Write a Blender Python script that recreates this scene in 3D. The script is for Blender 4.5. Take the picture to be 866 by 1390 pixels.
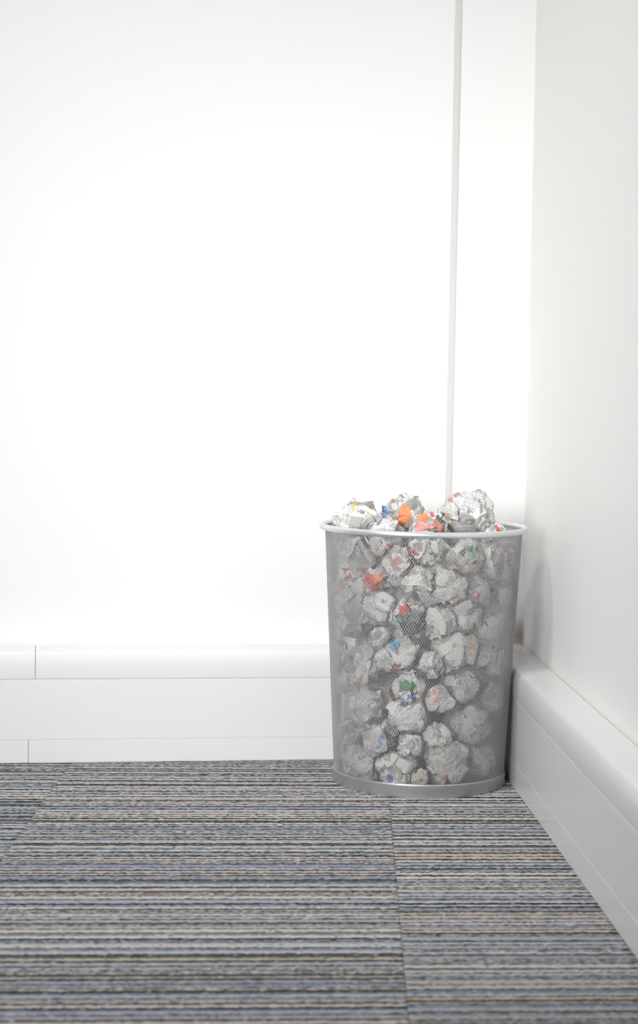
import bpy, bmesh, math, random
import numpy as np
from math import sin, cos, pi, radians, sqrt
from mathutils import Vector, Matrix

for o in list(bpy.data.objects):
    bpy.data.objects.remove(o)
SC = bpy.context.scene
COL = SC.collection
random.seed(7)

# ------------------------------------------------------------------ camera
F_PX, PITCH, ROLL, CAM_H = 2618.0, 0.0541, 0.0177, 0.5737
_F = Vector((0, cos(PITCH), -sin(PITCH)))
_U = Vector((0, sin(PITCH), cos(PITCH)))
_R = Vector((1, 0, 0))
CAM_R = cos(ROLL) * _R + sin(ROLL) * _U
CAM_U = -sin(ROLL) * _R + cos(ROLL) * _U
CAM_F = _F
CAM_P = Vector((0, 0, CAM_H))
cd = bpy.data.cameras.new('camera')
cam = bpy.data.objects.new('camera', cd)
COL.objects.link(cam)
M = Matrix((CAM_R, CAM_U, -CAM_F)).transposed().to_4x4()
M.translation = CAM_P
cam.matrix_world = M
cd.sensor_fit = 'HORIZONTAL'
cd.sensor_width = 36.0
cd.lens = F_PX / 866 * 36
cd.shift_y = -45 / 866
cd.clip_start = 0.02
cd.dof.use_dof = True
cd.dof.focus_distance = 2.56
cd.dof.aperture_fstop = 10.5
SC.camera = cam

# ------------------------------------------------------------------ light
w = bpy.data.worlds.new('world')
SC.world = w
w.use_nodes = True
bg = w.node_tree.nodes['Background']
bg.inputs[0].default_value = (0.97, 0.98, 1.0, 1)
bg.inputs[1].default_value = 0.27


def area(name, loc, target, sx, sy, power, color=(1, 1, 1), spread=180):
    l = bpy.data.lights.new(name, 'AREA')
    l.shape = 'RECTANGLE'
    l.size, l.size_y = sx, sy
    l.energy = power
    l.color = color
    l.spread = radians(spread)
    o = bpy.data.objects.new(name, l)
    COL.objects.link(o)
    o.location = loc
    o.rotation_euler = (Vector(target) - Vector(loc)).to_track_quat('-Z', 'Y').to_euler()
    return o


area('added_front_softbox', (-1.15, -0.5, 1.0), (0.05, 2.9, 0.36), 1.1, 1.1, 6.6, (1.0, 0.997, 0.99), 39)  # unseen softbox-like light, added behind the camera to light bin and wall frontally
area('added_overhead_fill', (-0.9, 1.5, 2.35), (0.1, 2.5, 0.2), 0.5, 0.5, 9.0, (1.0, 0.99, 0.97), 95)  # unseen overhead light, added and aimed to brighten ledges and right side

vs = SC.view_settings
SC.display_settings.display_device = 'sRGB'
vs.view_transform = 'Standard'
vs.look = 'None'
vs.exposure = -0.16
vs.gamma = 1.0
vs.use_curve_mapping = False


# ------------------------------------------------------------------ helpers
def srgb(r, g, b):
    f = lambda c: (c / 255 / 12.92) if c / 255 <= 0.04045 else ((c / 255 + 0.055) / 1.055) ** 2.4
    return (f(r), f(g), f(b))


def link(name, me, mat=None, parent=None, kind=None, label=None, cat=None, group=None):
    o = bpy.data.objects.new(name, me)
    COL.objects.link(o)
    if mat is not None and me is not None:
        me.materials.append(mat)
    if parent is not None:
        o.parent = parent
        # everything is built in world coordinates: keep it there
        o.matrix_parent_inverse = parent_world(parent).inverted()
    if kind: o['kind'] = kind
    if label: o['label'] = label
    if cat: o['category'] = cat
    if group: o['group'] = group
    return o


def parent_world(o):
    m = o.matrix_basis.copy()
    while o.parent is not None:
        m = o.parent.matrix_basis @ o.matrix_parent_inverse @ m
        o = o.parent
    return m


def mesh_from(name, verts, faces):
    me = bpy.data.meshes.new(name)
    me.from_pydata([tuple(v) for v in verts], [], faces)
    me.update()
    return me


def mesh_np(name, V, Fq):
    """V (n,3) float, Fq (m,k) int: all faces with k corners"""
    me = bpy.data.meshes.new(name)
    V = np.asarray(V, dtype=np.float32); Fq = np.asarray(Fq, dtype=np.int32)
    k = Fq.shape[1]
    me.vertices.add(len(V)); me.vertices.foreach_set('co', V.ravel())
    me.loops.add(Fq.size); me.loops.foreach_set('vertex_index', Fq.ravel())
    me.polygons.add(len(Fq))
    me.polygons.foreach_set('loop_start', np.arange(0, Fq.size, k, dtype=np.int32))
    me.update(calc_edges=True)
    return me


def nodes_of(name):
    m = bpy.data.materials.new(name)
    m.use_nodes = True
    nt = m.node_tree
    b = nt.nodes['Principled BSDF']
    return m, nt, b


def N(nt, t, **kw):
    n = nt.nodes.new(t)
    for k, v in kw.items():
        setattr(n, k, v)
    return n


def math_node(nt, op, a, b=None, c=None):
    n = N(nt, 'ShaderNodeMath', operation=op)
    for i, x in enumerate((a, b, c)):
        if x is None: continue
        if isinstance(x, (int, float)): n.inputs[i].default_value = x
        else: nt.links.new(x, n.inputs[i])
    return n.outputs[0]


def mixc(nt, fac, a, b):
    n = N(nt, 'ShaderNodeMix', data_type='RGBA')
    for sock, x in ((n.inputs[0], fac), (n.inputs[6], a), (n.inputs[7], b)):
        if isinstance(x, (int, float)): sock.default_value = x
        elif isinstance(x, tuple): sock.default_value = (*x[:3], 1)
        else: nt.links.new(x, sock)
    return n.outputs[2]


# ------------------------------------------------------------------ materials
def paint(name, col, rough, bump=0.0, bscale=300, mottled=0.02):
    m, nt, b = nodes_of(name)
    tc = N(nt, 'ShaderNodeTexCoord')
    no = N(nt, 'ShaderNodeTexNoise'); no.inputs['Scale'].default_value = 3.0; no.inputs['Detail'].default_value = 4
    nt.links.new(tc.outputs['Object'], no.inputs['Vector'])
    dark = tuple(c * (1 - mottled) for c in col)
    nt.links.new(mixc(nt, no.outputs['Fac'], dark, col), b.inputs['Base Color'])
    b.inputs['Roughness'].default_value = rough
    if bump:
        n2 = N(nt, 'ShaderNodeTexNoise'); n2.inputs['Scale'].default_value = bscale
        nt.links.new(tc.outputs['Object'], n2.inputs['Vector'])
        bp = N(nt, 'ShaderNodeBump'); bp.inputs['Strength'].default_value = bump; bp.inputs['Distance'].default_value = 0.001
        nt.links.new(n2.outputs['Fac'], bp.inputs['Height']); nt.links.new(bp.outputs[0], b.inputs['Normal'])
    return m


def wall_paint(name, col, band_lo, band_hi, amount, spot=None):
    """wall paint with an uneven beige band in its colour just above the skirting, fading upward"""
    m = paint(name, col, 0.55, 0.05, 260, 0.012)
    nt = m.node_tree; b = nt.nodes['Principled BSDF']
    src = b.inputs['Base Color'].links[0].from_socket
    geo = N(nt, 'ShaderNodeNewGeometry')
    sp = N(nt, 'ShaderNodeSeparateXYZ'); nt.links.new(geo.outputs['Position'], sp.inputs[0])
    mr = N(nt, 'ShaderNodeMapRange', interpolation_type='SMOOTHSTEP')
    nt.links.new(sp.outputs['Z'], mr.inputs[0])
    mr.inputs[1].default_value = band_hi; mr.inputs[2].default_value = band_lo
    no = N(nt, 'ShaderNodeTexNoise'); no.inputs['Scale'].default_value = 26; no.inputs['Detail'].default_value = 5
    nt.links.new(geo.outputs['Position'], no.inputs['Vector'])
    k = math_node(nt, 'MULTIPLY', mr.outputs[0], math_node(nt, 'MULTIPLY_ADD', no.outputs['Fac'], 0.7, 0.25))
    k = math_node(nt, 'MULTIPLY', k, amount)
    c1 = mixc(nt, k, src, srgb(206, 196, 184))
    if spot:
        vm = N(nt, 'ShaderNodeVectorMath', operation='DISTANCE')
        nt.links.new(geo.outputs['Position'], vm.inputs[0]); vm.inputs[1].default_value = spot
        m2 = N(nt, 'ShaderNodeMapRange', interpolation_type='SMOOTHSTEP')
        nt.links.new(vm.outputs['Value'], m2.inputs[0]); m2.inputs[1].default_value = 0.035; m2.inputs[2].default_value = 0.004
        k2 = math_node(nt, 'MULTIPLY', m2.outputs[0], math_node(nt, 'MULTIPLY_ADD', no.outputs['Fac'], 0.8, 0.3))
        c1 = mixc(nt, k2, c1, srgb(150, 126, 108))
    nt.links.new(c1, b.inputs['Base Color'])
    return m


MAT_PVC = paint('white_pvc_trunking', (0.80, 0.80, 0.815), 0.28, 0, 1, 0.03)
MAT_PVC_R = paint('right_pvc_trunking', (0.72, 0.72, 0.72), 0.26, 0, 1, 0.05)  # right-hand run, slightly darker grey than the back trunking
MAT_STRIP = paint('joint_strip', (0.66, 0.66, 0.65), 0.5)


def metal(name, col, rough, metallic, brushed=False):
    m, nt, b = nodes_of(name)
    tc = N(nt, 'ShaderNodeTexCoord')
    no = N(nt, 'ShaderNodeTexNoise'); no.inputs['Scale'].default_value = 900 if not brushed else 40
    no.inputs['Detail'].default_value = 3
    mp = N(nt, 'ShaderNodeMapping'); mp.inputs['Scale'].default_value = (1, 1, 1) if not brushed else (1, 1, 60)
    nt.links.new(tc.outputs['Object'], mp.inputs[0]); nt.links.new(mp.outputs[0], no.inputs['Vector'])
    nt.links.new(mixc(nt, no.outputs['Fac'], tuple(c * 0.88 for c in col), tuple(min(1, c * 1.08) for c in col)), b.inputs['Base Color'])
    b.inputs['Metallic'].default_value = metallic
    b.inputs['Roughness'].default_value = rough
    return m


MAT_RIM = metal('silver_powder_coat', (0.72, 0.725, 0.74), 0.36, 0.65)
MAT_MESH = metal('silver_wire', (0.52, 0.52, 0.53), 0.38, 0.5)
MAT_BAND = metal('satin_steel_band', (0.46, 0.465, 0.49), 0.42, 0.7, True)


def newsprint():
    m, nt, b = nodes_of('newsprint')
    uv = N(nt, 'ShaderNodeUVMap'); uv.uv_map = 'page'
    sp = N(nt, 'ShaderNodeSeparateXYZ'); nt.links.new(uv.outputs[0], sp.inputs[0])
    u, v = sp.outputs['X'], sp.outputs['Y']
    PIT = 0.0023
    line = math_node(nt, 'DIVIDE', v, PIT)
    fl = math_node(nt, 'FLOOR', line)
    fr = math_node(nt, 'FRACT', line)
    inline = math_node(nt, 'LESS_THAN', fr, 0.58)
    cb = N(nt, 'ShaderNodeCombineXYZ')
    nt.links.new(math_node(nt, 'MULTIPLY', u, 650), cb.inputs[0]); nt.links.new(math_node(nt, 'MULTIPLY', fl, 7.3), cb.inputs[1])
    wn = N(nt, 'ShaderNodeTexNoise'); wn.inputs['Scale'].default_value = 1.0; wn.inputs['Detail'].default_value = 1
    nt.links.new(cb.outputs[0], wn.inputs['Vector'])
    words = math_node(nt, 'GREATER_THAN', wn.outputs['Fac'], 0.43)
    colf = math_node(nt, 'FRACT', math_node(nt, 'DIVIDE', u, 0.036))
    gut = math_node(nt, 'GREATER_THAN', colf, 0.09)
    reg = N(nt, 'ShaderNodeTexVoronoi'); reg.inputs['Scale'].default_value = 24
    nt.links.new(uv.outputs[0], reg.inputs['Vector'])
    sr = N(nt, 'ShaderNodeSeparateColor'); nt.links.new(reg.outputs['Color'], sr.inputs[0])
    is_text = math_node(nt, 'GREATER_THAN', sr.outputs[0], 0.30)
    txt = math_node(nt, 'MULTIPLY', math_node(nt, 'MULTIPLY', inline, words), math_node(nt, 'MULTIPLY', gut, is_text))
    # headline strokes in some regions
    cb2 = N(nt, 'ShaderNodeCombineXYZ')
    nt.links.new(math_node(nt, 'MULTIPLY', u, 260), cb2.inputs[0]); nt.links.new(math_node(nt, 'MULTIPLY', v, 90), cb2.inputs[1])
    hn = N(nt, 'ShaderNodeTexNoise'); hn.inputs['Scale'].default_value = 1; nt.links.new(cb2.outputs[0], hn.inputs['Vector'])
    head = math_node(nt, 'MULTIPLY', math_node(nt, 'GREATER_THAN', hn.outputs['Fac'], 0.56),
                     math_node(nt, 'MULTIPLY', math_node(nt, 'LESS_THAN', sr.outputs[1], 0.14),
                               math_node(nt, 'LESS_THAN', math_node(nt, 'FRACT', math_node(nt, 'DIVIDE', v, 0.011)), 0.5)))
    # grey photographs in a few regions
    pic = math_node(nt, 'MULTIPLY', math_node(nt, 'LESS_THAN', sr.outputs[2], 0.13), 0.6)
    tone = N(nt, 'ShaderNodeTexNoise'); tone.inputs['Scale'].default_value = 30; nt.links.new(uv.outputs[0], tone.inputs['Vector'])
    paper = mixc(nt, tone.outputs['Fac'], (0.70, 0.692, 0.667), (0.79, 0.783, 0.762))
    c = mixc(nt, math_node(nt, 'MULTIPLY', txt, 0.6), paper, (0.16, 0.16, 0.17))
    c = mixc(nt, math_node(nt, 'MULTIPLY', head, 0.6), c, (0.10, 0.10, 0.11))
    c = mixc(nt, pic, c, (0.22, 0.21, 0.21))
    at = N(nt, 'ShaderNodeAttribute'); at.attribute_name = 'ink'
    # halftone breakup in coloured pictures
    ht = N(nt, 'ShaderNodeTexNoise'); ht.inputs['Scale'].default_value = 420; nt.links.new(uv.outputs[0], ht.inputs['Vector'])
    inkc = mixc(nt, math_node(nt, 'MULTIPLY', math_node(nt, 'GREATER_THAN', ht.outputs['Fac'], 0.6), 0.25), at.outputs['Color'], (0.8, 0.78, 0.75))
    c = mixc(nt, at.outputs['Alpha'], c, inkc)
    nt.links.new(c, b.inputs['Base Color'])
    b.inputs['Roughness'].default_value = 0.75
    b.inputs['Specular IOR Level'].default_value = 0.25
    return m


MAT_NEWS = newsprint()


def carpet_mat():
    m, nt, b = nodes_of('striped_carpet')
    at = N(nt, 'ShaderNodeAttribute'); at.attribute_name = 'yarn'
    geo = N(nt, 'ShaderNodeNewGeometry')
    no = N(nt, 'ShaderNodeTexNoise'); no.inputs['Scale'].default_value = 520; no.inputs['Detail'].default_value = 3
    nt.links.new(geo.outputs['Position'], no.inputs['Vector'])
    mr = N(nt, 'ShaderNodeMapRange'); nt.links.new(no.outputs['Fac'], mr.inputs[0])
    mr.inputs[1].default_value = 0.3; mr.inputs[2].default_value = 0.7; mr.inputs[3].default_value = 0.86; mr.inputs[4].default_value = 1.16
    vm = N(nt, 'ShaderNodeVectorMath', operation='SCALE')
    nt.links.new(at.outputs['Color'], vm.inputs[0]); nt.links.new(mr.outputs[0], vm.inputs['Scale'])
    nt.links.new(vm.outputs[0], b.inputs['Base Color'])
    b.inputs['Roughness'].default_value = 0.95
    b.inputs['Specular IOR Level'].default_value = 0.1
    bp = N(nt, 'ShaderNodeBump'); bp.inputs['Strength'].default_value = 0.6; bp.inputs['Distance'].default_value = 0.0015
    nt.links.new(no.outputs['Fac'], bp.inputs['Height']); nt.links.new(bp.outputs[0], b.inputs['Normal'])
    return m


MAT_CARPET = carpet_mat()

# ------------------------------------------------------------------ room frame
WA, RA = 0.1475, 0.0551          # wall angles fitted separately to image lines, leaving the corner out of square
B0 = Vector((0, 2.8492, 0)); BD = Vector((cos(WA), sin(WA), 0)); BN = Vector((-sin(WA), cos(WA), 0))
R0 = Vector((0.3180, 2.0, 0)); RD = Vector((sin(RA), -cos(RA), 0)); RN = Vector((cos(RA), sin(RA), 0))
DEP = 0.050                       # depth of the skirting trunking


def corner(o, z=0.0):
    """point where the back and right surfaces meet, both set back by o from the skirting face"""
    A = B0 + BN * o; Q = R0 + RN * o
    a, b_, c_, d_ = BD.x, -RD.x, BD.y, -RD.y
    det = a * d_ - b_ * c_
    e, f = Q.x - A.x, Q.y - A.y
    s = (e * d_ - b_ * f) / det
    p = A + BD * s
    return Vector((p.x, p.y, z))


def s_back(o): return (corner(o) - (B0 + BN * o)).dot(BD)
def s_right(o): return (corner(o) - (R0 + RN * o)).dot(RD)


def extrude(name, prof, side, s0, s1, mat, parent=None, miter=False, kind=None, bev=0.0):
    """closed profile [(set-back, z)] swept along a wall; side 'b' or 'r'; miter: one end meets the corner"""
    O, D, Nn = (B0, BD, BN) if side == 'b' else (R0, RD, RN)
    sc = s_back if side == 'b' else s_right
    n = len(prof); V = []
    for end in (0, 1):
        for (o, z) in prof:
            s = (s0, s1)[end]
            if s is None: s = sc(o)
            V.append(O + D * s + Nn * o + Vector((0, 0, z)))
    F = [(i, (i + 1) % n, n + (i + 1) % n, n + i) for i in range(n)]
    F += [tuple(range(n - 1, -1, -1)), tuple(range(n, 2 * n))]
    me = mesh_from(name, V, F)
    bm = bmesh.new(); bm.from_mesh(me)
    bmesh.ops.recalc_face_normals(bm, faces=bm.faces)
    bm.to_mesh(me); bm.free()
    return link(name, me, mat, parent, kind)


def smooth_by_angle(o, deg=30):
    for p in o.data.polygons: p.use_smooth = True
    o.data.set_sharp_from_angle(angle=radians(deg))


# floor slab below the carpet
TSLOPE = 0.0164                   # seams lean this much in x per metre of y
STRIPE = 0.070                    # stripes climb this much in y per metre of x
fl = mesh_from('floor', [(-3, -0.8, -0.006), (1.2, -0.8, -0.006), (1.2, 3.6, -0.006), (-3, 3.6, -0.006),
                         (-3, -0.8, -0.05), (1.2, -0.8, -0.05), (1.2, 3.6, -0.05), (-3, 3.6, -0.05)],
               [(0, 1, 2, 3), (7, 6, 5, 4), (0, 4, 5, 1), (1, 5, 6, 2), (2, 6, 7, 3), (3, 7, 4, 0)])
floor = link('floor', fl, paint('concrete_screed', (0.3, 0.3, 0.29), 0.8), kind='structure')

# walls
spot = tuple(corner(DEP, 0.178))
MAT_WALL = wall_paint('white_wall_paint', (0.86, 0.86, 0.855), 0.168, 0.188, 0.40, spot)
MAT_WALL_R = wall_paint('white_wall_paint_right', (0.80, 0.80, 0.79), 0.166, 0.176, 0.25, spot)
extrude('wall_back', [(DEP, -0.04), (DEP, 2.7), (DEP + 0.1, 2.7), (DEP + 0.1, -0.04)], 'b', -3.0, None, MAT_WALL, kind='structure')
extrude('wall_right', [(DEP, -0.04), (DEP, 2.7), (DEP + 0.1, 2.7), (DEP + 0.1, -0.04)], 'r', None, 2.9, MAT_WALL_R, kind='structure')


# skirting trunking: cover strip / main panel / rounded cap
def arc_cap():
    """rounded cap profile between the groove (z .123) and the ledge (z .165)"""
    pts = [(0.0014, 0.1229), (0.0002, 0.1238), (-0.0003, 0.130)]
    for k in range(0, 9):
        a = k / 8 * pi / 2
        pts.append((0.0085 - 0.0090 * cos(a) ** 0.8, 0.138 + 0.0245 * sin(a)))
    pts += [(0.0115, 0.1632), (DEP - 0.001, 0.1655), (DEP - 0.001, 0.1229)]
    return pts


def panel(z0, z1, face=0.0, r=0.0007):
    return [(face, z0 + r), (face, z1 - r), (face + r, z1), (DEP - 0.001, z1), (DEP - 0.001, z0), (face + r, z0)]


def px_to_s(side, px, py, off=0.0):
    """distance along a wall face seen at a pixel"""
    O, Nn, D = (B0, BN, BD) if side == 'b' else (R0, RN, RD)
    d = (CAM_F * F_PX + CAM_R * (px - 433) - CAM_U * (py - 650)).normalized()
    A = O + Nn * off
    t = (A - CAM_P).dot(Nn) / d.dot(Nn)
    return (CAM_P + d * t - A).dot(D)


GAPW = 0.0004
bb = bpy.data.objects.new('baseboard_back', None); COL.objects.link(bb); bb['kind'] = 'structure'
bb.location = corner(0) - BD * 0.7
sj = px_to_s('b', 38.5, 1018); sc_ = px_to_s('b', 48, 905)
extrude('cover_strip', panel(0.0, 0.0341, 0.0, 0.0004), 'b', -2.9, sj - GAPW, MAT_PVC, bb)
extrude('cover_strip', panel(0.0, 0.0341, 0.0, 0.0004), 'b', sj + GAPW, None, MAT_PVC, bb)
extrude('main_panel', panel(0.0342, 0.1227, 0.0003, 0.0006), 'b', -2.9, None, MAT_PVC, bb)
smooth_by_angle(extrude('rounded_cap', arc_cap(), 'b', -2.9, sc_ - GAPW, MAT_PVC, bb))
smooth_by_angle(extrude('rounded_cap', arc_cap(), 'b', sc_ + GAPW, s_back(0) - 0.012, MAT_PVC, bb))
smooth_by_angle(extrude('corner_cap', arc_cap(), 'b', s_back(0) - 0.010, None, MAT_PVC, bb))
extrude('backing', [(0.0022, 0.0005), (0.0022, 0.13), (DEP - 0.0015, 0.13), (DEP - 0.0015, 0.0005)], 'b', -2.9, None, MAT_PVC, bb)

br = bpy.data.objects.new('baseboard_right', None); COL.objects.link(br); br['kind'] = 'structure'
br.location = corner(0) + RD * 0.7
sr_ = px_to_s('r', 834, 1055)
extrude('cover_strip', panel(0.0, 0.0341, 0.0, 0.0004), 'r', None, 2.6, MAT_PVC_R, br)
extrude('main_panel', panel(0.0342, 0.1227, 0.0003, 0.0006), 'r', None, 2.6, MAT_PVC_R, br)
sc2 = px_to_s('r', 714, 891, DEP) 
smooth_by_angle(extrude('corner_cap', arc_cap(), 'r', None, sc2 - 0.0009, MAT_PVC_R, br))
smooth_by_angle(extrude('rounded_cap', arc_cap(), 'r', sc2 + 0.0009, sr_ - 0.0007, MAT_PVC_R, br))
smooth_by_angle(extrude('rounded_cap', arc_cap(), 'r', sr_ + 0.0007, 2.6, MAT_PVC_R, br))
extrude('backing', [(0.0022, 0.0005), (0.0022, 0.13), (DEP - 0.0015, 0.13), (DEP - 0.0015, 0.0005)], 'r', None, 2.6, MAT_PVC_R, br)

# vertical joint strip on the back wall
s_a = px_to_s('b', 605.5, 600, DEP); s_b = px_to_s('b', 613.5, 600, DEP)
_s = 0.5 * (s_a + s_b)
extrude('trim_1', [(DEP - 0.0022, 0.166), (DEP - 0.0022, 2.7), (DEP + 0.001, 2.7), (DEP + 0.001, 0.166)], 'b', s_a, s_b, MAT_STRIP, kind='structure')

# ------------------------------------------------------------------ carpet tiles
PAL = [srgb(*c) for c in ((206, 202, 198), (192, 190, 190), (172, 177, 186), (148, 158, 174), (114, 128, 147),
                          (82, 83, 79), (62, 60, 56), (98, 88, 81), (196, 184, 174), (122, 124, 126))]
ROW = 0.0046


def stripe_rows(n, rng):
    seq = []
    while len(seq) < n:
        # a light yarn band, then a dark line, sometimes a blue band between
        seq += [rng.choice([0, 0, 1, 1, 8, 2])] * rng.choice([1, 2, 2, 3])
        r = rng.random()
        if r < 0.22: seq += [rng.choice([2, 3, 3, 4])] * rng.choice([1, 2, 2])
        elif r < 0.42: seq += [4, rng.choice([2, 3])]
        r = rng.random()
        if r < 0.55: seq += [rng.choice([5, 6, 6, 7])]
        elif r < 0.85: seq += [rng.choice([5, 6]), rng.choice([6, 7])]
        elif r < 0.93: seq += [5, 9, 6, 5]
        else: seq += [4, 6]
    return seq[:n]


T = 0.4624
X0 = 0.0938 - 2.0 * TSLOPE        # seam x at y = 0


def tile_pt(ix, iy, u, v):
    """tile-lattice point: (ix+u) tiles across, (iy+v) tiles deep"""
    gx = (ix + u) * T; gy = 2.59 + (iy + v) * T
    # across direction (1, STRIPE), depth direction (TSLOPE, 1)
    return X0 + TSLOPE * gy + gx, gy + STRIPE * gx


def carpet_tile(ix, iy, fine=True):
    rng = random.Random(1000 + ix * 17 + iy * 131)
    nr = 132
    rows = stripe_rows(nr + 2, random.Random(55 + (ix % 5) * 7 + iy * 3))
    sub = 3 if fine else 1
    nv = nr * sub + 1
    nu = 140 if fine else 12
    gap = lambda n: (0.00008 / T - 1 / (n - 1)) / (1 - 2 / (n - 1))
    uu = np.linspace(gap(nu), 1 - gap(nu), nu); vv = np.linspace(gap(nv), 1 - gap(nv), nv)
    Ug, Vg = np.meshgrid(uu, vv)
    gx = (ix + Ug) * T; gy = 2.59 + (iy + Vg) * T
    X = X0 + TSLOPE * gy + gx; Y = gy + STRIPE * gx
    rs = np.random.RandomState(abs(ix * 31 + iy * 7 + 100))
    idx = np.arange(nv)
    if fine:
        crest = np.where(idx % 3 == 0, 0.0, 1.0)[:, None]
        h = -0.0014 + 0.0013 * crest + rs.uniform(-0.0005, 0.0005, Ug.shape)
        X = X + rs.uniform(-0.0007, 0.0007, Ug.shape); Y = Y + rs.uniform(-0.0005, 0.0005, Ug.shape)
    else:
        h = np.full(Ug.shape, -0.0008)
    row = np.minimum(idx // sub, nr)
    pal = np.array(PAL)
    rr = np.array(rows)[row]
    C = pal[rr][:, None, :] * (1 + rs.normal(0, 0.09 if fine else 0.02, Ug.shape))[..., None]
    if fine:   # single loops of a neighbouring yarn show through
        pick = rs.random(Ug.shape) < 0.05
        C[pick] = pal[rs.randint(0, len(PAL), pick.sum())]
    # the outermost ring of vertices drops straight down: the cut edge of the tile
    for ar_ in (X, Y):
        ar_[0] = ar_[1]; ar_[-1] = ar_[-2]; ar_[:, 0] = ar_[:, 1]; ar_[:, -1] = ar_[:, -2]
    h[0] = h[-1] = -0.0055; h[:, 0] = h[:, -1] = -0.0055
    # keep inside the room
    P = np.stack([X, Y, h], -1)
    for (O, Nn) in ((B0, BN), (R0, RN)):
        dist = (P[..., 0] - O.x) * Nn.x + (P[..., 1] - O.y) * Nn.y
        over = np.clip(dist - 0.004, 0, None)
        P[..., 0] -= over * Nn.x; P[..., 1] -= over * Nn.y
        P[..., 2] = np.where(over > 0, -0.0035, P[..., 2])
    if over.min() > 0: return None
    V = P.reshape(-1, 3)
    i = np.arange(nv - 1)[:, None] * nu + np.arange(nu - 1)[None, :]
    Fq = np.stack([i, i + 1, i + nu + 1, i + nu], -1).reshape(-1, 4)
    # drop squashed faces
    a = V[Fq]
    ar = np.linalg.norm(np.cross(a[:, 1] - a[:, 0], a[:, 3] - a[:, 0]), axis=1)
    z = a[:, :, 2].max(axis=1)
    Fq = Fq[(z > -0.0034) | (a[:, :, 2].min(axis=1) < -0.005)]
    if len(Fq) < 50: return None
    # skirt so that every tile has an edge
    me = mesh_np('carpet_tile', V, Fq)
    at = me.color_attributes.new('yarn', 'FLOAT_COLOR', 'POINT')
    cc = np.ones((len(V), 4), dtype=np.float32); cc[:, :3] = np.clip(C.reshape(-1, 3) * 0.80, 0.01, 1)
    at.data.foreach_set('color', cc.ravel())
    o = link('carpet_tile', me, MAT_CARPET, floor)
    return o


for iy in range(-4, 1):
    for ix in range(-4, 2):
        near = iy >= -2 and -2 <= ix <= 0
        carpet_tile(ix, iy, near)

# ------------------------------------------------------------------ wire bin
BX, BY, BH = 0.1490, 2.7180, 0.3610
R_TOP, R_BOT, BAND = 0.1392, 0.1208, 0.0180


def r_at(z): return R_BOT + (R_TOP - R_BOT) * max(0.0, min(1.0, (z - BAND) / (BH - BAND)))


bin_o = bpy.data.objects.new('wire_mesh_bin', None); COL.objects.link(bin_o)
bin_o.location = (BX, BY, 0)
bin_o['label'] = 'round silver wire mesh waste bin filled with crumpled newspaper in the corner'
bin_o['category'] = 'waste bin'


def lathe(name, prof, mat, seg=160, parent=None, closed=True, center=(BX, BY, 0)):
    V = []; n = len(prof)
    for i in range(seg):
        a = 2 * pi * i / seg
        for (r, z) in prof: V.append((center[0] + r * cos(a), center[1] + r * sin(a), center[2] + z))
    F = []
    m = n if closed else n - 1
    for i in range(seg):
        j = (i + 1) % seg
        for k in range(m):
            F.append((i * n + k, j * n + k, j * n + (k + 1) % n, i * n + (k + 1) % n))
    me = mesh_from(name, V, F)
    bm = bmesh.new(); bm.from_mesh(me); bmesh.ops.recalc_face_normals(bm, faces=bm.faces); bm.to_mesh(me); bm.free()
    o = link(name, me, mat, parent)
    smooth_by_angle(o, 40)
    return o


tube = [(0.1432 + 0.0043 * cos(a), BH + 0.0042 * sin(a)) for a in [2 * pi * k / 14 for k in range(14)]]
lathe('rim', tube, MAT_RIM, parent=bin_o)
# the base band: slightly flared foot, rolled upper lip
lathe('base_band', [(0.1190, 0.0), (0.1218, 0.0), (0.1222, 0.0012), (0.1222, 0.0155), (0.1228, 0.0172), (0.1222, 0.0188), (0.1204, 0.0188), (0.1196, 0.0160)],
      MAT_BAND, parent=bin_o)
lathe('base_plate', [(0.0001, 0.0035), (0.1190, 0.0035), (0.1190, 0.0052), (0.0001, 0.0052)], MAT_BAND, parent=bin_o, seg=96)


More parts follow.
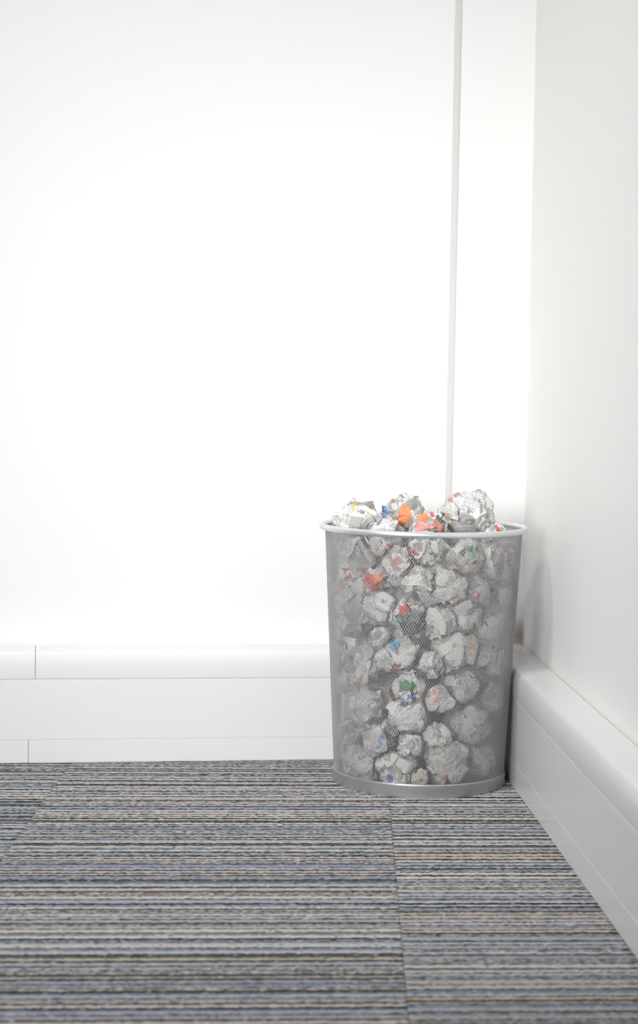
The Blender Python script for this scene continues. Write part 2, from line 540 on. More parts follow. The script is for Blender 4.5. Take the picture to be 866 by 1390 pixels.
def mesh_side():
    NA, NZ = 232, 57
    z0, z1 = 0.0165, BH - 0.0028
    rows = NZ * 2
    hole = [(0.0, 0.85), (0.44, 0.49), (0.78, 0.0), (0.44, -0.49), (0.0, -0.85), (-0.44, -0.49), (-0.78, 0.0), (-0.44, 0.49)]
    outer = [(0, 1.0), (0.5, 0.5), (1.0, 0), (0.5, -0.5), (0, -1.0), (-0.5, -0.5), (-1.0, 0), (-0.5, 0.5)]
    hole = np.array(hole); outer = np.array(outer)
    ks, rws = np.meshgrid(np.arange(NA), np.arange(rows + 1))
    ks = ks.ravel(); rws = rws.ravel()
    ca = (ks + 0.5 * (rws % 2)) / NA * 2 * pi
    cz = z0 + (z1 - z0) * rws / rows
    hz = (z1 - z0) / rows
    ha = pi / NA
    th = 0.0005

    def pts(shape, inset, tilt):
        a = ca[:, None] + shape[None, :, 0] * ha
        z = np.clip(cz[:, None] + shape[None, :, 1] * hz, z0 - 0.001, z1 + 0.001)
        r = R_BOT + (R_TOP - R_BOT) * (z - BAND) / (BH - BAND) - inset + tilt * shape[None, :, 1]
        return np.stack([BX + r * np.cos(a), BY + r * np.sin(a), z], -1)
    A = pts(outer, 0, 0.00012); B = pts(hole, 0, 0.00012); C = pts(hole, th, 0); D = pts(outer, th, 0)
    n = len(ks)
    V = np.concatenate([A, B, C, D], axis=1)      # (n,32,3)
    base = (np.arange(n) * 32)[:, None, None]
    f = []
    for k in range(8):
        k2 = (k + 1) % 8
        f.append((k, 8 + k, 8 + k2, k2))
        f.append((8 + k, 16 + k, 16 + k2, 8 + k2))
        f.append((16 + k, 24 + k, 24 + k2, 16 + k2))
    Fq = (base + np.array(f)[None]).reshape(-1, 4)
    me = mesh_np('mesh_side', V.reshape(-1, 3), Fq)
    return link('mesh_side', me, MAT_MESH, bin_o, kind='stuff')


mesh_side()

# ------------------------------------------------------------------ crumpled newspaper
ORANGE, RED, PINK, BLUE, CYAN = srgb(236, 140, 84), srgb(205, 70, 52), srgb(206, 140, 130), srgb(70, 128, 190), srgb(96, 180, 215)
NAVY, GREEN, LGREEN, TAN, YEL = srgb(40, 70, 160), srgb(60, 140, 75), srgb(120, 200, 100), srgb(205, 165, 125), srgb(225, 190, 80)
GREY, DARK, BROWN, LBLUE, PURP, WHITE = srgb(125, 122, 120), srgb(62, 62, 66), srgb(120, 88, 70), srgb(130, 160, 205), srgb(120, 100, 150), srgb(232, 232, 230)

# pixel x, y, radius (px), extra depth behind the mesh (m) or absolute for those above the rim, label, patches (dx, dy, r, colour), flaps
G_TOP = 'newspaper balls heaped above the rim'
G_IN = 'newspaper balls seen through the mesh'
BALLS = [
    # --- above the rim
    (487, 721, 36, ('abs', -0.030), 'pale crumpled newspaper heap at far left on top of the bin', [(-8, -30, 4, YEL)], 1, G_TOP, 1.15),
    (522, 731, 27, ('abs', -0.065), 'flatter white newspaper wad left of the orange printed ball, on top', [(6, 2, 3, PINK), (12, -8, 2, RED)], 2, G_TOP, 1.1),
    (547, 702, 31, ('abs', -0.010), 'newspaper ball with a bright orange printed patch on top of the bin', [(1, -9, 9, ORANGE), (-2, 4, 8, ORANGE), (3, -2, 8, ORANGE), (-27, -10, 6, BLUE), (-25, -3, 5, LBLUE), (8, 16, 4, LBLUE), (18, 22, 3, RED)], 3, G_TOP, 1.05),
    (580, 718, 25, ('abs', -0.070), 'small newspaper ball printed with salmon and dark pictures on top, near centre', [(-6, -16, 7, ORANGE), (2, -14, 5, BROWN), (12, -6, 7, PINK), (-12, -2, 7, PINK), (16, -14, 6, DARK), (0, -2, 6, PINK), (20, 2, 4, RED), (6, -20, 4, RED)], 2, G_TOP, 1.0),
    (636, 706, 37, ('abs', -0.020), 'large round newspaper ball with two pointed torn corners on top at right', [(-26, -28, 5, PINK), (8, -28, 3, LBLUE), (-30, -6, 4, TAN)], 3, G_TOP, 1.05),
    (668, 722, 15, ('abs', -0.045), 'small grey and orange scrap ball below the large right ball, on top', [(-4, -8, 7, GREY), (6, -5, 5, RED), (0, -13, 4, BLUE)], 1, G_TOP, 1.0),
    # --- behind the mesh, top row
    (484, 755, 30, 0, 'light grey newspaper ball behind the mesh at upper left, under the rim', [(-20, 16, 6, RED), (-14, 24, 5, RED)], 2, G_IN, 1),
    (541, 764, 22, 0, 'rosette of newspaper with faint pink print behind the mesh, upper centre-left', [(-2, -2, 7, PINK), (14, -4, 4, PINK), (-12, -30, 5, CYAN)], 3, G_IN, 1),
    (520, 738, 17, 0.004, 'crumpled newspaper with red marks and a light blue corner just below the rim', [(8, -8, 5, CYAN), (10, 4, 5, RED), (4, 12, 4, RED), (-8, 8, 4, ORANGE)], 1, G_IN, 1),
    (578, 746, 22, 0.004, 'brownish shaded newspaper ball below the rim, at centre', [(-12, -4, 7, BROWN), (-16, 4, 5, RED), (4, -6, 4, PURP), (10, 6, 5, DARK)], 2, G_IN, 1),
    (632, 756, 25, 0, 'newspaper ball with a green curved streak behind the mesh, upper right', [(6, -10, 5, GREEN), (10, -2, 5, LGREEN), (12, 7, 4, GREEN), (-6, -6, 6, DARK), (-10, 12, 4, TAN)], 2, G_IN, 1),
    (666, 765, 27, 0.002, 'white crescent shaped page fold behind the mesh at upper right', [(4, -10, 8, GREY), (10, 2, 8, GREY), (14, -14, 4, PINK)], 3, G_IN, 1),
    (696, 752, 18, 0.0, 'small pale newspaper ball at right edge just below the rim', [(4, 16, 4, LBLUE)], 1, G_IN, 1),
    # --- second row
    (510, 792, 20, 0.004, 'red and orange printed newspaper ball behind the mesh, left of centre', [(-8, -4, 9, RED), (6, -6, 8, ORANGE), (0, 6, 8, RED), (12, 2, 6, BROWN), (-14, 6, 5, PINK)], 1, G_IN, 1),
    (568, 788, 24, 0, 'grey text covered newspaper ball behind the mesh at centre', [(14, -12, 3, YEL), (-14, -14, 4, PINK)], 2, G_IN, 1),
    (606, 796, 26, 0, 'bright white newspaper ball with small knot of paper, right of centre', [(10, 12, 4, PINK)], 3, G_IN, 1),
    (456, 800, 15, 0.002, 'narrow pinkish newspaper wad at far left edge of the mesh', [(2, -4, 6, PINK)], 1, G_IN, 1),
    (680, 806, 22, 0, 'pale newspaper ball with small red and blue marks at right edge', [(-14, -6, 4, RED), (4, -12, 5, LBLUE), (-6, 10, 4, BLUE)], 2, G_IN, 1),
    (648, 800, 18, 0.006, 'shaded newspaper ball with a dark red mark, right of the white knotted one', [(0, 8, 4, RED), (-6, -6, 6, GREY)], 1, G_IN, 1),
    (480, 834, 31, 0, 'large beige grey newspaper ball behind the mesh at left', [(-12, 26, 6, BROWN), (-4, 20, 4, TAN), (-20, 22, 4, PINK)], 3, G_IN, 1),
    (523, 824, 25, 0, 'white newspaper ball with a tiny blue printed emblem, centre-left', [(1, -9, 3.2, BLUE), (4, -10, 2, LBLUE)], 3, G_IN, 1),
    (559, 838, 28, 0.0, 'dark grey printed page with red, green and cyan picture behind the mesh', [(-4, 0, 14, DARK), (8, 8, 12, DARK), (0, 14, 12, DARK), (10, -4, 10, GREY), (-7, -12, 8, RED), (-2, -16, 5, RED), (-6, -3, 4, GREEN), (-14, 2, 4, CYAN), (0, -8, 3, BLUE), (10, -4, 3, PINK)], 1, G_IN, 1),
    (589, 842, 24, 0.0, 'curved white newspaper fold right of the dark printed page', [], 3, G_IN, 1),
    (626, 834, 24, 0, 'plump folded newspaper ball behind the mesh, right of centre', [(-20, 14, 4, BROWN), (22, -14, 3, RED)], 2, G_IN, 1),
    (664, 848, 22, 0.0, 'smooth faded newspaper ball at right, beside the plump folded one', [(4, -16, 4, BLUE), (8, -14, 3, ORANGE)], 2, G_IN, 1),
    (694, 842, 15, 0.0, 'thin pale newspaper wad pressed on the right edge, half way up', [], 1, G_IN, 1),
    # --- third row
    (488, 906, 28, 0, 'newspaper ball with streaky folds behind the mesh, left, half way down', [(-4, -10, 4, PURP), (0, 14, 4, TAN), (-8, 10, 3, PINK)], 3, G_IN, 1),
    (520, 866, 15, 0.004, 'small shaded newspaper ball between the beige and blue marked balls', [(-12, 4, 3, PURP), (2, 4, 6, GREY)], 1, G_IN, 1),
    (540, 888, 32, 0, 'large newspaper ball with a light blue square and a maroon mark', [(-8, -17, 7, CYAN), (-4, -12, 5, CYAN), (-8, 17, 6, srgb(150, 50, 70)), (-3, 15, 4, srgb(150, 50, 70))], 3, G_IN, 1),
    (612, 882, 31, 0, 'smooth white page with a tan strip on its right edge', [(24, -14, 5, TAN), (26, -4, 5, TAN), (24, 6, 5, TAN), (20, 16, 4, TAN)], 3, G_IN, 1),
    (586, 902, 18, 0.001, 'small hooked white paper fold at centre, left of the tan striped page', [(0, 2, 6, GREY)], 2, G_IN, 1),
    (662, 894, 24, 0.0, 'faded newspaper ball at right with dark blue smudges', [(-8, -6, 5, GREY), (-8, 12, 5, srgb(60, 80, 130))], 2, G_IN, 1),
    (693, 905, 13, 0.0, 'narrow newspaper wad at right edge beside the skirting', [], 1, G_IN, 1),
    (460, 878, 12, 0.0, 'small shaded newspaper wad at left edge, half way down', [(2, -6, 5, PINK)], 1, G_IN, 1),
    # --- fourth row
    (500, 956, 28, 0, 'white newspaper ball with a small teal mark, left, lower half', [(12, -8, 4.5, srgb(70, 160, 170)), (8, -10, 3, BLUE)], 3, G_IN, 1),
    (552, 932, 24, 0.001, 'newspaper ball with a green panel and blue strip, centre, lower half', [(-4, -1, 8, GREEN), (6, 0, 7, GREEN), (-8, 3, 6, srgb(70, 110, 70)), (10, 10, 5, BLUE), (-14, 12, 4, PINK), (2, 14, 5, BLUE), (18, 10, 4, ORANGE)], 2, G_IN, 1),
    (556, 966, 30, 0, 'long crumpled newspaper ball with text lines below the green panelled one', [(-2, -22, 6, BLUE), (-8, -16, 5, BLUE)], 3, G_IN, 1),
    (596, 950, 20, 0.003, 'newspaper ball printed red and orange, right of the green panelled one', [(-14, -8, 5, BROWN), (-8, -12, 4, ORANGE), (-4, -2, 5, PINK), (-16, -14, 3, YEL)], 2, G_IN, 1),
    (626, 930, 23, 0, 'newspaper ball with a thin teal line, right, lower half', [(14, -12, 3, srgb(50, 130, 150)), (-16, 2, 4, BLUE), (-14, 8, 3, BLUE)], 2, G_IN, 1),
    (664, 942, 23, 0, 'faded pale newspaper ball at right, lower half', [(6, 0, 4, PINK)], 2, G_IN, 1),
    (464, 930, 13, 0, 'small grey newspaper wad at the left edge, lower half', [], 1, G_IN, 1),
    # --- fifth row
    (640, 984, 29, 0, 'pale rounded newspaper ball at right above the bottom corner', [(-10, -14, 3, BLUE), (10, -12, 3, PINK)], 2, G_IN, 1),
    (514, 1002, 24, 0, 'folded newspaper with a bold blue stripe, left, near the bottom', [(6, -10, 4, BLUE), (4, -4, 4, BLUE), (2, 3, 3.5, BLUE), (0, 9, 3, BLUE)], 2, G_IN, 1),
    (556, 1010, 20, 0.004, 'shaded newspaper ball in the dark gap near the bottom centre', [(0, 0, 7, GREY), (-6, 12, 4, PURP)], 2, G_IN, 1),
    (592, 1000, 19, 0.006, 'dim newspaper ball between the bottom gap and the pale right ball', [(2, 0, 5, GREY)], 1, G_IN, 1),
    (474, 996, 20, 0, 'grey newspaper ball at left edge near the bottom', [(-4, -8, 4, srgb(90, 110, 150))], 2, G_IN, 1),
    (490, 1040, 27, 0, 'newspaper ball with a thin blue crease line at the bottom left', [(-2, -12, 3, srgb(80, 100, 140)), (4, -15, 3, srgb(80, 100, 140))], 2, G_IN, 1),
    (542, 1040, 29, 0, 'newspaper ball with a navy dot and green arc at the bottom, left of centre', [(-13, 13, 6.5, NAVY), (-23, 4, 3.5, GREEN), (-20, -3, 3, GREEN), (-24, 11, 4, GREEN), (24, 0, 4, YEL)], 3, G_IN, 1),
    (606, 1034, 34, 0, 'large crinkled newspaper ball with small red mark at the bottom, right of centre', [(-6, 20, 4, PINK), (-2, 16, 3, RED), (-14, 2, 3, TAN), (16, -10, 5, GREY)], 3, G_IN, 1),
    (652, 1030, 22, 0.0, 'small shaded newspaper ball at the bottom right by the base band', [(-8, 12, 6, GREY)], 2, G_IN, 1),
    (570, 1056, 12, 0.0, 'tiny newspaper scrap ball between the two bottom balls', [(-2, -8, 3, YEL), (2, 2, 4, BROWN)], 1, G_IN, 1),
]


def by_label(word):
    return [k for k, b in enumerate(BALLS) if word in b[4]][0]


# page folds that stand out: (x, y in ball radii, direction, half length, half width, bend, smooth, tint)
PAGE = srgb(228, 227, 223)
CUSTOM = {
    by_label('white crescent shaped'): [(-0.30, 0.0, 1.35, 1.15, 0.32, 0.55, True, PAGE)],
    by_label('curved white newspaper fold'): [(0.05, -0.1, 1.05, 1.3, 0.34, -0.75, True, PAGE)],
    by_label('smooth white page'): [(-0.05, -0.05, 1.5, 0.95, 0.72, 0.0, True, PAGE), (0.1, 0.9, 0.2, 0.7, 0.30, 0.3, False, None)],
    by_label('small hooked'): [(-0.2, 0.1, 1.4, 1.0, 0.30, 0.7, True, PAGE)],
    by_label('rosette'): [(0.0, 0.1, 0.6, 0.75, 0.6, 0.0, False, None), (0.0, 0.0, 0.4, 0.5, 0.34, 0.5, False, None)],
    by_label('tiny blue printed emblem'): [(0.0, -0.35, 0.5, 0.6, 0.55, 0.2, True, None), (0.2, 0.8, 0.3, 0.9, 0.4, 0.5, True, None)],
    by_label('small knot'): [(0.1, 0.4, -0.3, 1.1, 0.45, 0.4, False, PAGE)],
    by_label('long crumpled newspaper ball'): [(0.0, 0.2, -0.35, 1.1, 0.4, 0.2, False, None), (0.3, -0.2, -0.6, 0.9, 0.3, 0.4, False, PAGE)],
    by_label('bold blue stripe'): [(-0.2, 0.0, 1.25, 0.95, 0.6, 0.15, True, None)],
    by_label('navy dot and green arc'): [(0.25, -0.2, 0.35, 1.0, 0.45, 0.3, False, None)],
    by_label('light blue square'): [(0.25, 0.25, -0.4, 1.1, 0.42, 0.3, False, None), (-0.4, 0.1, 1.0, 0.8, 0.35, 0.3, False, None), (0.2, 0.75, -0.35, 0.9, 0.25, 0.4, False, None)],
}
CUSTOM[0] = [(0.1, -0.5, 0.35, 1.1, 0.5, 0.2, False, None), (0.5, -0.1, 0.6, 0.7, 0.35, 0.3, False, None)]
CUSTOM[2] = [(0.3, -0.6, -0.3, 0.9, 0.4, 0.2, False, None)]
SPIKES = {
    by_label('two pointed torn corners'): [(-22, -24, -14, -39, 8, srgb(190, 158, 150)), (2, -26, 7, -33, 6, srgb(170, 160, 190)), (10, -22, 4, -30, 4, TAN)],
    by_label('bright orange printed patch'): [(-20, -6, -30, -16, 7, srgb(140, 156, 190)), (14, -24, 22, -30, 7, srgb(200, 200, 200))],
    by_label('flatter white newspaper wad'): [(-10, -18, -22, -20, 5, None)],
    by_label('salmon and dark pictures'): [(14, -16, 24, -22, 5, srgb(120, 105, 100))],
}


def ray(px, py):
    return (CAM_F * F_PX + CAM_R * (px - 433) - CAM_U * (py - 650)).normalized()


def place(px, py, rpx, dep):
    d = ray(px, py)
    if isinstance(dep, tuple):
        y = BY + dep[1]
        t = (y - CAM_P.y) / d.y
        return CAM_P + d * t, rpx / F_PX * t
    t = 2.5
    R = rpx / F_PX * 2.6
    best = None
    for t in np.arange(2.55, 2.74, 0.0005):
        p = CAM_P + d * t
        rr = sqrt((p.x - BX) ** 2 + (p.y - BY) ** 2)
        lim = r_at(p.z) - 0.001 - R * 0.92 - dep
        if rr <= lim: return p, R
        if best is None or rr - lim < best[0]: best = (rr - lim, p)
    p = best[1]; lim = max(0.0, r_at(p.z) - 0.002 - R - dep)
    v = Vector((p.x - BX, p.y - BY)); v = v.normalized() * lim
    return Vector((BX + v.x, BY + v.y, p.z)), R


centers = []; radii = []
for bspec in BALLS:
    p, R = place(*bspec[:4])
    centers.append(np.array(p)); radii.append(R)
nfix = len(centers)
# balls deeper in the bin that show through the gaps
rs = np.random.RandomState(11)
layers = [(0.030, 6), (0.085, 7), (0.140, 7), (0.195, 8), (0.25, 8), (0.305, 8)]
for z, n in layers:
    R = 0.031
    for k in range(n):
        a = 2 * pi * k / n + z * 9
        rad = 0.062 if k % 4 else 0.02
        p = np.array([BX + rad * cos(a), BY + 0.025 + rad * sin(a), z + rs.uniform(-0.01, 0.01)])
        centers.append(p); radii.append(R * rs.uniform(0.85, 1.1))
centers = np.array(centers); radii = np.array(radii)
home = centers.copy()
keep = np.ones(len(centers), bool)
for it in range(160):
    for i in range(len(centers)):
        d = centers[i] - centers
        dist = np.linalg.norm(d, axis=1); dist[i] = 9
        mn = (radii[i] + radii) * 0.82
        for j in np.where(dist < mn)[0]:
            push = (mn[j] - dist[j]) * 0.4
            u = d[j] / max(dist[j], 1e-6)
            wi = 0.12 if i < nfix else 1.0
            wj = 0.12 if j < nfix else 1.0
            if i < nfix: u = u * np.array([0.5, 1.0, 0.5])
            centers[i] += u * push * wi / (wi + wj); centers[j] -= u * push * wj / (wi + wj)
    centers[:nfix] += (home[:nfix] - centers[:nfix]) * 0.05
    for i in range(len(centers)):
        z = centers[i, 2]
        zmin = 0.0065 + radii[i] * 0.88
        if i >= nfix: centers[i, 2] = min(max(z, zmin), BH - 0.030)
        elif z < zmin and not isinstance(BALLS[i][3], tuple): centers[i, 2] = zmin
        lim = r_at(centers[i, 2]) - 0.0015 - radii[i] * 0.86
        v = centers[i, :2] - np.array([BX, BY]); rr = np.linalg.norm(v)
        if rr > lim and (centers[i, 2] < BH + 0.01): centers[i, :2] = np.array([BX, BY]) + v / rr * lim
# drop fillers swallowed by others
for i in range(nfix, len(centers)):
    dist = np.linalg.norm(centers[i] - centers, axis=1); dist[i] = 9
    if ((dist < (radii[i] + radii) * 0.62) & keep).any() or centers[i, 1] > BY + 0.075 or centers[i, 1] < BY - 0.02: keep[i] = False


def limits(i):
    """planes that keep ball i clear of its neighbours"""
    P = []
    for j in range(len(centers)):
        if j == i or not keep[j]: continue
        d = centers[j] - centers[i]; L = np.linalg.norm(d)
        if L < (radii[i] + radii[j]) * 1.5:
            k = 0.5 * (1 + (radii[i] ** 2 - radii[j] ** 2) / L ** 2)
            P.append((d / L, max(0.25 * radii[i], L * k - 0.0004)))
    return P


def limit_t(i, n, P, rmax):
    """largest distance allowed along unit directions n (k,3)"""
    t = np.full(len(n), rmax)
    for d, m in P:
        dn = n @ d
        t = np.where(dn > 1e-4, np.minimum(t, m / np.maximum(dn, 1e-4)), t)
    c = centers[i]
    # container, by bisection-free marching
    for _ in range(14):
        p = c + n * t[:, None]
        inz = (p[:, 2] < BH + 0.006)
        Rl = R_BOT + (R_TOP - R_BOT) * np.clip((p[:, 2] - BAND) / (BH - BAND), -0.1, 1.1) - 0.0022
        Rl = np.where(p[:, 2] > BH - 0.012, R_TOP - 0.0022 - 0.000, Rl)
        rr = np.hypot(p[:, 0] - BX, p[:, 1] - BY)
        bad = (inz & (rr > Rl)) | (p[:, 2] < 0.0062)
        if not bad.any(): break
        t = np.where(bad, t * 0.94, t)
    return t


def hull_tris(pts):
    bm = bmesh.new()
    for p in pts: bm.verts.new(p)
    bm.verts.ensure_lookup_table()
    bmesh.ops.convex_hull(bm, input=bm.verts)
    bm.verts.index_update()
    bmesh.ops.recalc_face_normals(bm, faces=bm.faces)
    F = [[v.index for v in f.verts] for f in bm.faces if len(f.verts) == 3]
    bm.free()
    return np.array(F)


def fib(n, rs, jit):
    k = np.arange(n) + 0.5
    ph = np.arccos(1 - 2 * k / n); th = pi * (1 + 5 ** 0.5) * k
    p = np.stack([np.cos(th) * np.sin(ph), np.sin(th) * np.sin(ph), np.cos(ph)], -1)
    p += rs.normal(0, jit, p.shape)
    return p / np.linalg.norm(p, axis=1)[:, None]


def subdivide(n, h, F, rs, amp, parents):
    """midpoint subdivision with random height on the new vertices"""
    E = np.concatenate([F[:, [0, 1]], F[:, [1, 2]], F[:, [2, 0]]]); E.sort(axis=1)
    U, inv = np.unique(E, axis=0, return_inverse=True)
    inv = inv.ravel()
    mid = n[U[:, 0]] * h[U[:, 0]][:, None] + n[U[:, 1]] * h[U[:, 1]][:, None]
    mid *= 0.5
    hm = np.linalg.norm(mid, axis=1)
    nm = mid / hm[:, None]
    hm = hm + rs.normal(0, amp, len(hm)) 
    m = len(F); o = len(n)
    a, b, c = o + inv[:m], o + inv[m:2 * m], o + inv[2 * m:]
    F2 = np.concatenate([np.stack([F[:, 0], a, c], 1), np.stack([a, F[:, 1], b], 1), np.stack([c, b, F[:, 2]], 1), np.stack([a, b, c], 1)])
    return np.concatenate([n, nm]), np.concatenate([h, hm]), F2, np.concatenate([parents] * 4)


def build_ball(i, name, patches, nflap, squash, levels=3, label=None, group=None):
    rs = np.random.RandomState(300 + i)
    R = radii[i]; c = centers[i]
    P = limits(i)
    n = fib(int(rs.randint(60, 110)), rs, 0.20)
    F = hull_tris(n)
    h = rs.uniform(0.70, 0.97, len(n))
    # a few deep folds running over the ball
    for _ in range(rs.randint(5, 9)):
        ax = rs.normal(size=3); ax /= np.linalg.norm(ax)
        mid = rs.normal(size=3); mid -= ax * mid.dot(ax); mid /= np.linalg.norm(mid)
        off = rs.uniform(-0.5, 0.5)
        d = np.abs(n @ ax - off); along = n @ mid
        h -= 0.36 * np.clip(1 - d / 0.15, 0, 1) * (along > rs.uniform(-0.3, 0.4))
    par = np.arange(len(F))
    for lv in range(levels):
        n, h, F, par = subdivide(n, h, F, rs, (0.055, 0.030, 0.011)[lv], par)
    h = np.clip(h, 0.42, 0.99)
    sq = np.ones(3); 
    lim = limit_t(i, n, P, R * 1.22)
    r = np.minimum(h * lim, lim)
    V = n * r[:, None]
    Vs = [V]; Fs = [F]; NV = len(V)
    # UV by page facets
    seeds = fib(9, rs, 0.35)
    fc = V[F].mean(axis=1); fn = fc / np.linalg.norm(fc, axis=1)[:, None]
    sid = (fn @ seeds.T).argmax(axis=1)
    UV = np.zeros((len(F), 3, 2))
    for s in range(len(seeds)):
        m = sid == s
        if not m.any(): continue
        z = seeds[s]; a = np.cross(z, rs.normal(size=3)); a /= np.linalg.norm(a); b = np.cross(z, a)
        q = V[F[m]]
        UV[m, :, 0] = q @ a + rs.uniform(0, 3); UV[m, :, 1] = q @ b + rs.uniform(0, 3)
    UVs = [UV]
    # loose page flaps lying over the ball
    tints = []
    for k in range(max(nflap + (2 if group == G_IN else 0), len(CUSTOM.get(i, [])))):
        cr = np.array(-CAM_F) + rs.normal(0, 0.55, 3)
        if k == nflap - 1: cr = rs.normal(size=3)
        cr /= np.linalg.norm(cr)
        a = np.cross(cr, rs.normal(size=3)); a /= np.linalg.norm(a); b = np.cross(cr, a)
        nu, nv = 26, 16
        su, sv = rs.uniform(0.65, 1.0), rs.uniform(0.30, 0.52)
        gu, gv = np.meshgrid(np.linspace(-1, 1, nu), np.linspace(-1, 1, nv))
        wob = 0.10 * np.sin(gu * rs.uniform(2, 4) + rs.uniform(0, 6))
        bend = rs.uniform(-0.5, 0.5)
        smooth = False; tint = None
        if k < len(CUSTOM.get(i, [])):
            fx_, fy_, ang_, su, sv, bend, smooth, tint = CUSTOM[i][k]
            cr = -np.array(CAM_F) + np.array(CAM_R) * fx_ - np.array(CAM_U) * fy_; cr /= np.linalg.norm(cr)
            a = np.array(CAM_R) * cos(ang_) - np.array(CAM_U) * sin(ang_)
            a -= cr * a.dot(cr); a /= np.linalg.norm(a); b = np.cross(cr, a)
            wob = 0
        vec = cr[None, None] + a * (gu * su)[..., None] + b * ((gv * sv * (1 - 0.25 * gu ** 2) + bend * gu ** 2 * 0.5 + wob))[..., None]
        vn = vec / np.linalg.norm(vec, axis=-1)[..., None]
        lift = 0.84 + 0.22 * (gv * 0.5 + 0.5) ** 1.2 * (1 if rs.rand() > .5 else 0.6)
        # crisp creases across the flap
        cre = np.zeros_like(gu)
        for _ in range(6):
            ang = rs.uniform(0, pi); q = gu * cos(ang) * su + gv * sin(ang) * sv + rs.uniform(-0.5, 0.5)
            cre += np.abs(np.mod(q * rs.uniform(0.8, 2.0), 1) - 0.5) * 0.055
        lift = lift - cre * (0.3 if smooth else 1) + 0.03 + rs.normal(0, 0.001 if smooth else 0.004, gu.shape)
        flat = vn.reshape(-1, 3)
        l2 = limit_t(i, flat, P, R * 1.20)
        rr = np.minimum(lift.ravel() * l2, l2)
        Vf = flat * rr[:, None]
        Vin = flat * (rr - 0.00035)[:, None]
        idx = np.arange(nv - 1)[:, None] * nu + np.arange(nu - 1)[None]
        q = np.stack([idx, idx + 1, idx + nu + 1, idx + nu], -1).reshape(-1, 4)
        t1 = np.concatenate([q[:, [0, 1, 2]], q[:, [0, 2, 3]]])
        nn = nu * nv
        t2 = t1[:, ::-1] + nn
        rim = list(range(nu)) + [r_ * nu + nu - 1 for r_ in range(1, nv)] + [(nv - 1) * nu + c_ for c_ in range(nu - 2, -1, -1)] + [r_ * nu for r_ in range(nv - 2, 0, -1)]
        e = []
        for x, y in zip(rim, rim[1:] + rim[:1]):
            e += [(x, y + nn, y), (x, x + nn, y + nn)]
        tf = np.concatenate([t1, t2, np.array(e)])
        uvv = np.stack([gu * su * R + rs.uniform(0, 3), gv * sv * R + rs.uniform(0, 3)], -1).reshape(-1, 2)
        uvv = np.concatenate([uvv, uvv + 0.5])
        Vs.append(np.concatenate([Vf, Vin])); Fs.append(tf + NV); UVs.append(uvv[tf]); tints.append((sum(len(x) for x in Fs[:-1]), len(tf), tint)); NV += 2 * nn
    # torn corners that stick out
    for (bx, by_, tx, ty, wd, colr) in SPIKES.get(i, []):
        s_ = F_PX / 2.6
        Rr_, Uu_, Ff_ = np.array(CAM_R), np.array(CAM_U), np.array(CAM_F)
        base = Rr_ * bx / s_ - Uu_ * by_ / s_; tip = Rr_ * tx / s_ - Uu_ * ty / s_ + Ff_ * rs.uniform(-0.004, 0.004)
        ax_ = tip - base; L_ = np.linalg.norm(ax_); side = np.cross(ax_ / L_, Ff_); wv = side * wd / s_
        rowsn = 6; vv_ = []
        for q_ in range(rowsn):
            f_ = q_ / (rowsn - 1); w_ = (1 - f_) ** 0.8 + 0.12
            cpt = base + ax_ * f_ + Ff_ * 0.003 * sin(f_ * 5)
            for e_, dd_ in ((-1, 0.0), (-0.35, -0.004), (0.3, 0.003), (1, -0.001)):
                vv_.append(cpt + wv * e_ * w_ + Ff_ * (dd_ * (1 - 0.5 * f_)) + rs.normal(0, 0.0005, 3))
        vv_ = np.array(vv_); nn = len(vv_)
        q = np.array([(r_ * 4 + c_, r_ * 4 + c_ + 1, r_ * 4 + c_ + 5, r_ * 4 + c_ + 4) for r_ in range(rowsn - 1) for c_ in range(3)])
        t1 = np.concatenate([q[:, [0, 1, 2]], q[:, [0, 2, 3]]]); t2 = t1[:, ::-1] + nn
        rim = list(range(4)) + [r_ * 4 + 3 for r_ in range(1, rowsn)] + [(rowsn - 1) * 4 + c_ for c_ in (2, 1, 0)] + [r_ * 4 for r_ in range(rowsn - 2, 0, -1)]
        e = []
        for x, y in zip(rim, rim[1:] + rim[:1]): e += [(x, y + nn, y), (x, x + nn, y + nn)]
        tf = np.concatenate([t1, t2, np.array(e)])
        Vs.append(np.concatenate([vv_, vv_ + Ff_ * 0.0004])); Fs.append(tf + NV); UVs.append(rs.uniform(0, 0.02, (len(tf), 3, 2)))
        tints.append((sum(len(x) for x in Fs[:-1]), len(tf), colr)); NV += 2 * nn
    V = np.concatenate(Vs); F = np.concatenate(Fs); UV = np.concatenate(UVs)
    me = mesh_np(name, V, F)
    uvl = me.uv_layers.new(name='page')
    uvl.data.foreach_set('uv', UV.reshape(-1).astype(np.float32))
    # coloured pictures printed on the page
    ink = np.zeros((len(F), 4), dtype=np.float32)
    fc = V[F].mean(axis=1)
    fx = fc @ np.array(CAM_R); fy = -(fc @ np.array(CAM_U)); ff = fc @ np.array(CAM_F)
    s = F_PX / 2.6
    for (st, ct, colr) in tints:
        if colr is not None: ink[st:st + ct, :3] = colr; ink[st:st + ct, 3] = 1.0
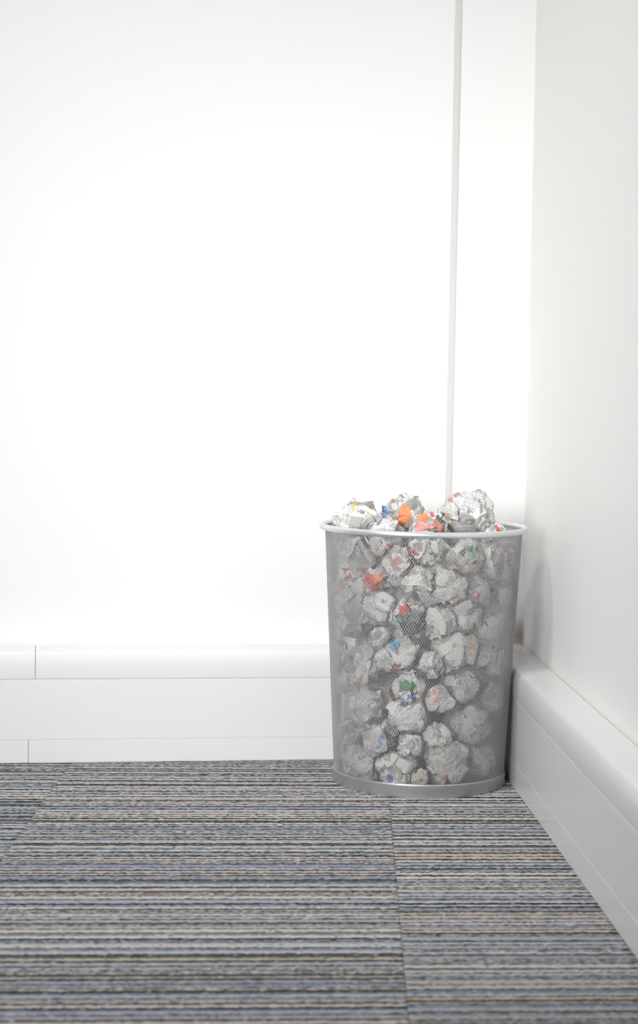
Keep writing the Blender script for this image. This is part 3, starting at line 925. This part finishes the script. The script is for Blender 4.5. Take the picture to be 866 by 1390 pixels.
    for (dx, dy, pr, colr) in patches:
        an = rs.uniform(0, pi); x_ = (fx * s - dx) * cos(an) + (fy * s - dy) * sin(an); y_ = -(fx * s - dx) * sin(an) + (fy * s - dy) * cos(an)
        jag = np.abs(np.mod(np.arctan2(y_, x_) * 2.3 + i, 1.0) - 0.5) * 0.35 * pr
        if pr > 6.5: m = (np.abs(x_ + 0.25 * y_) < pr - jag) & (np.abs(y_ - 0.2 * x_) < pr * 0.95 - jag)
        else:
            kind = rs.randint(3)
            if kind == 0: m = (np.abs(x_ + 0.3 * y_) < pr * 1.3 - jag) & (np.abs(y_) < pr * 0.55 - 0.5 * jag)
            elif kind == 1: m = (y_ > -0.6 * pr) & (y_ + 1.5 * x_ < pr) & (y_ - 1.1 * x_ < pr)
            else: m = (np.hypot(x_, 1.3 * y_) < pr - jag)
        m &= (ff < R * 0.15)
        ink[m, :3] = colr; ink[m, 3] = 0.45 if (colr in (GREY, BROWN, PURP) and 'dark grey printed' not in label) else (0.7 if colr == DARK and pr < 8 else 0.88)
    # faint random pictures
    for _ in range(rs.randint(1, 4)):
        q = rs.normal(size=3); q /= np.linalg.norm(q)
        colr = [GREY, PINK, LBLUE, TAN, GREY][rs.randint(5)]
        fnn = fc / np.linalg.norm(fc, axis=1)[:, None]
        m = (fnn @ q > cos(rs.uniform(0.1, 0.28))) & (ink[:, 3] == 0)
        ink[m, :3] = colr; ink[m, 3] = 0.45
    at = me.color_attributes.new('ink', 'FLOAT_COLOR', 'CORNER')
    at.data.foreach_set('color', np.repeat(ink, 3, axis=0).ravel())
    o = link(name, me, MAT_NEWS)
    o.location = tuple(c)
    o['label'] = label; o['category'] = 'paper ball'; o['group'] = group
    return o


balls = []
for i, b_ in enumerate(BALLS):
    balls.append(build_ball(i, 'newspaper_ball', b_[5], b_[6], b_[8], 3, b_[4], b_[7]))
for i in range(nfix, len(centers)):
    if keep[i]:
        build_ball(i, 'newspaper_ball', [], 1, 1, 2, 'crumpled newspaper ball deep inside the bin, glimpsed between the front ones', 'newspaper balls deep inside the bin')
print('balls', nfix, 'fillers', int(keep[nfix:].sum()))
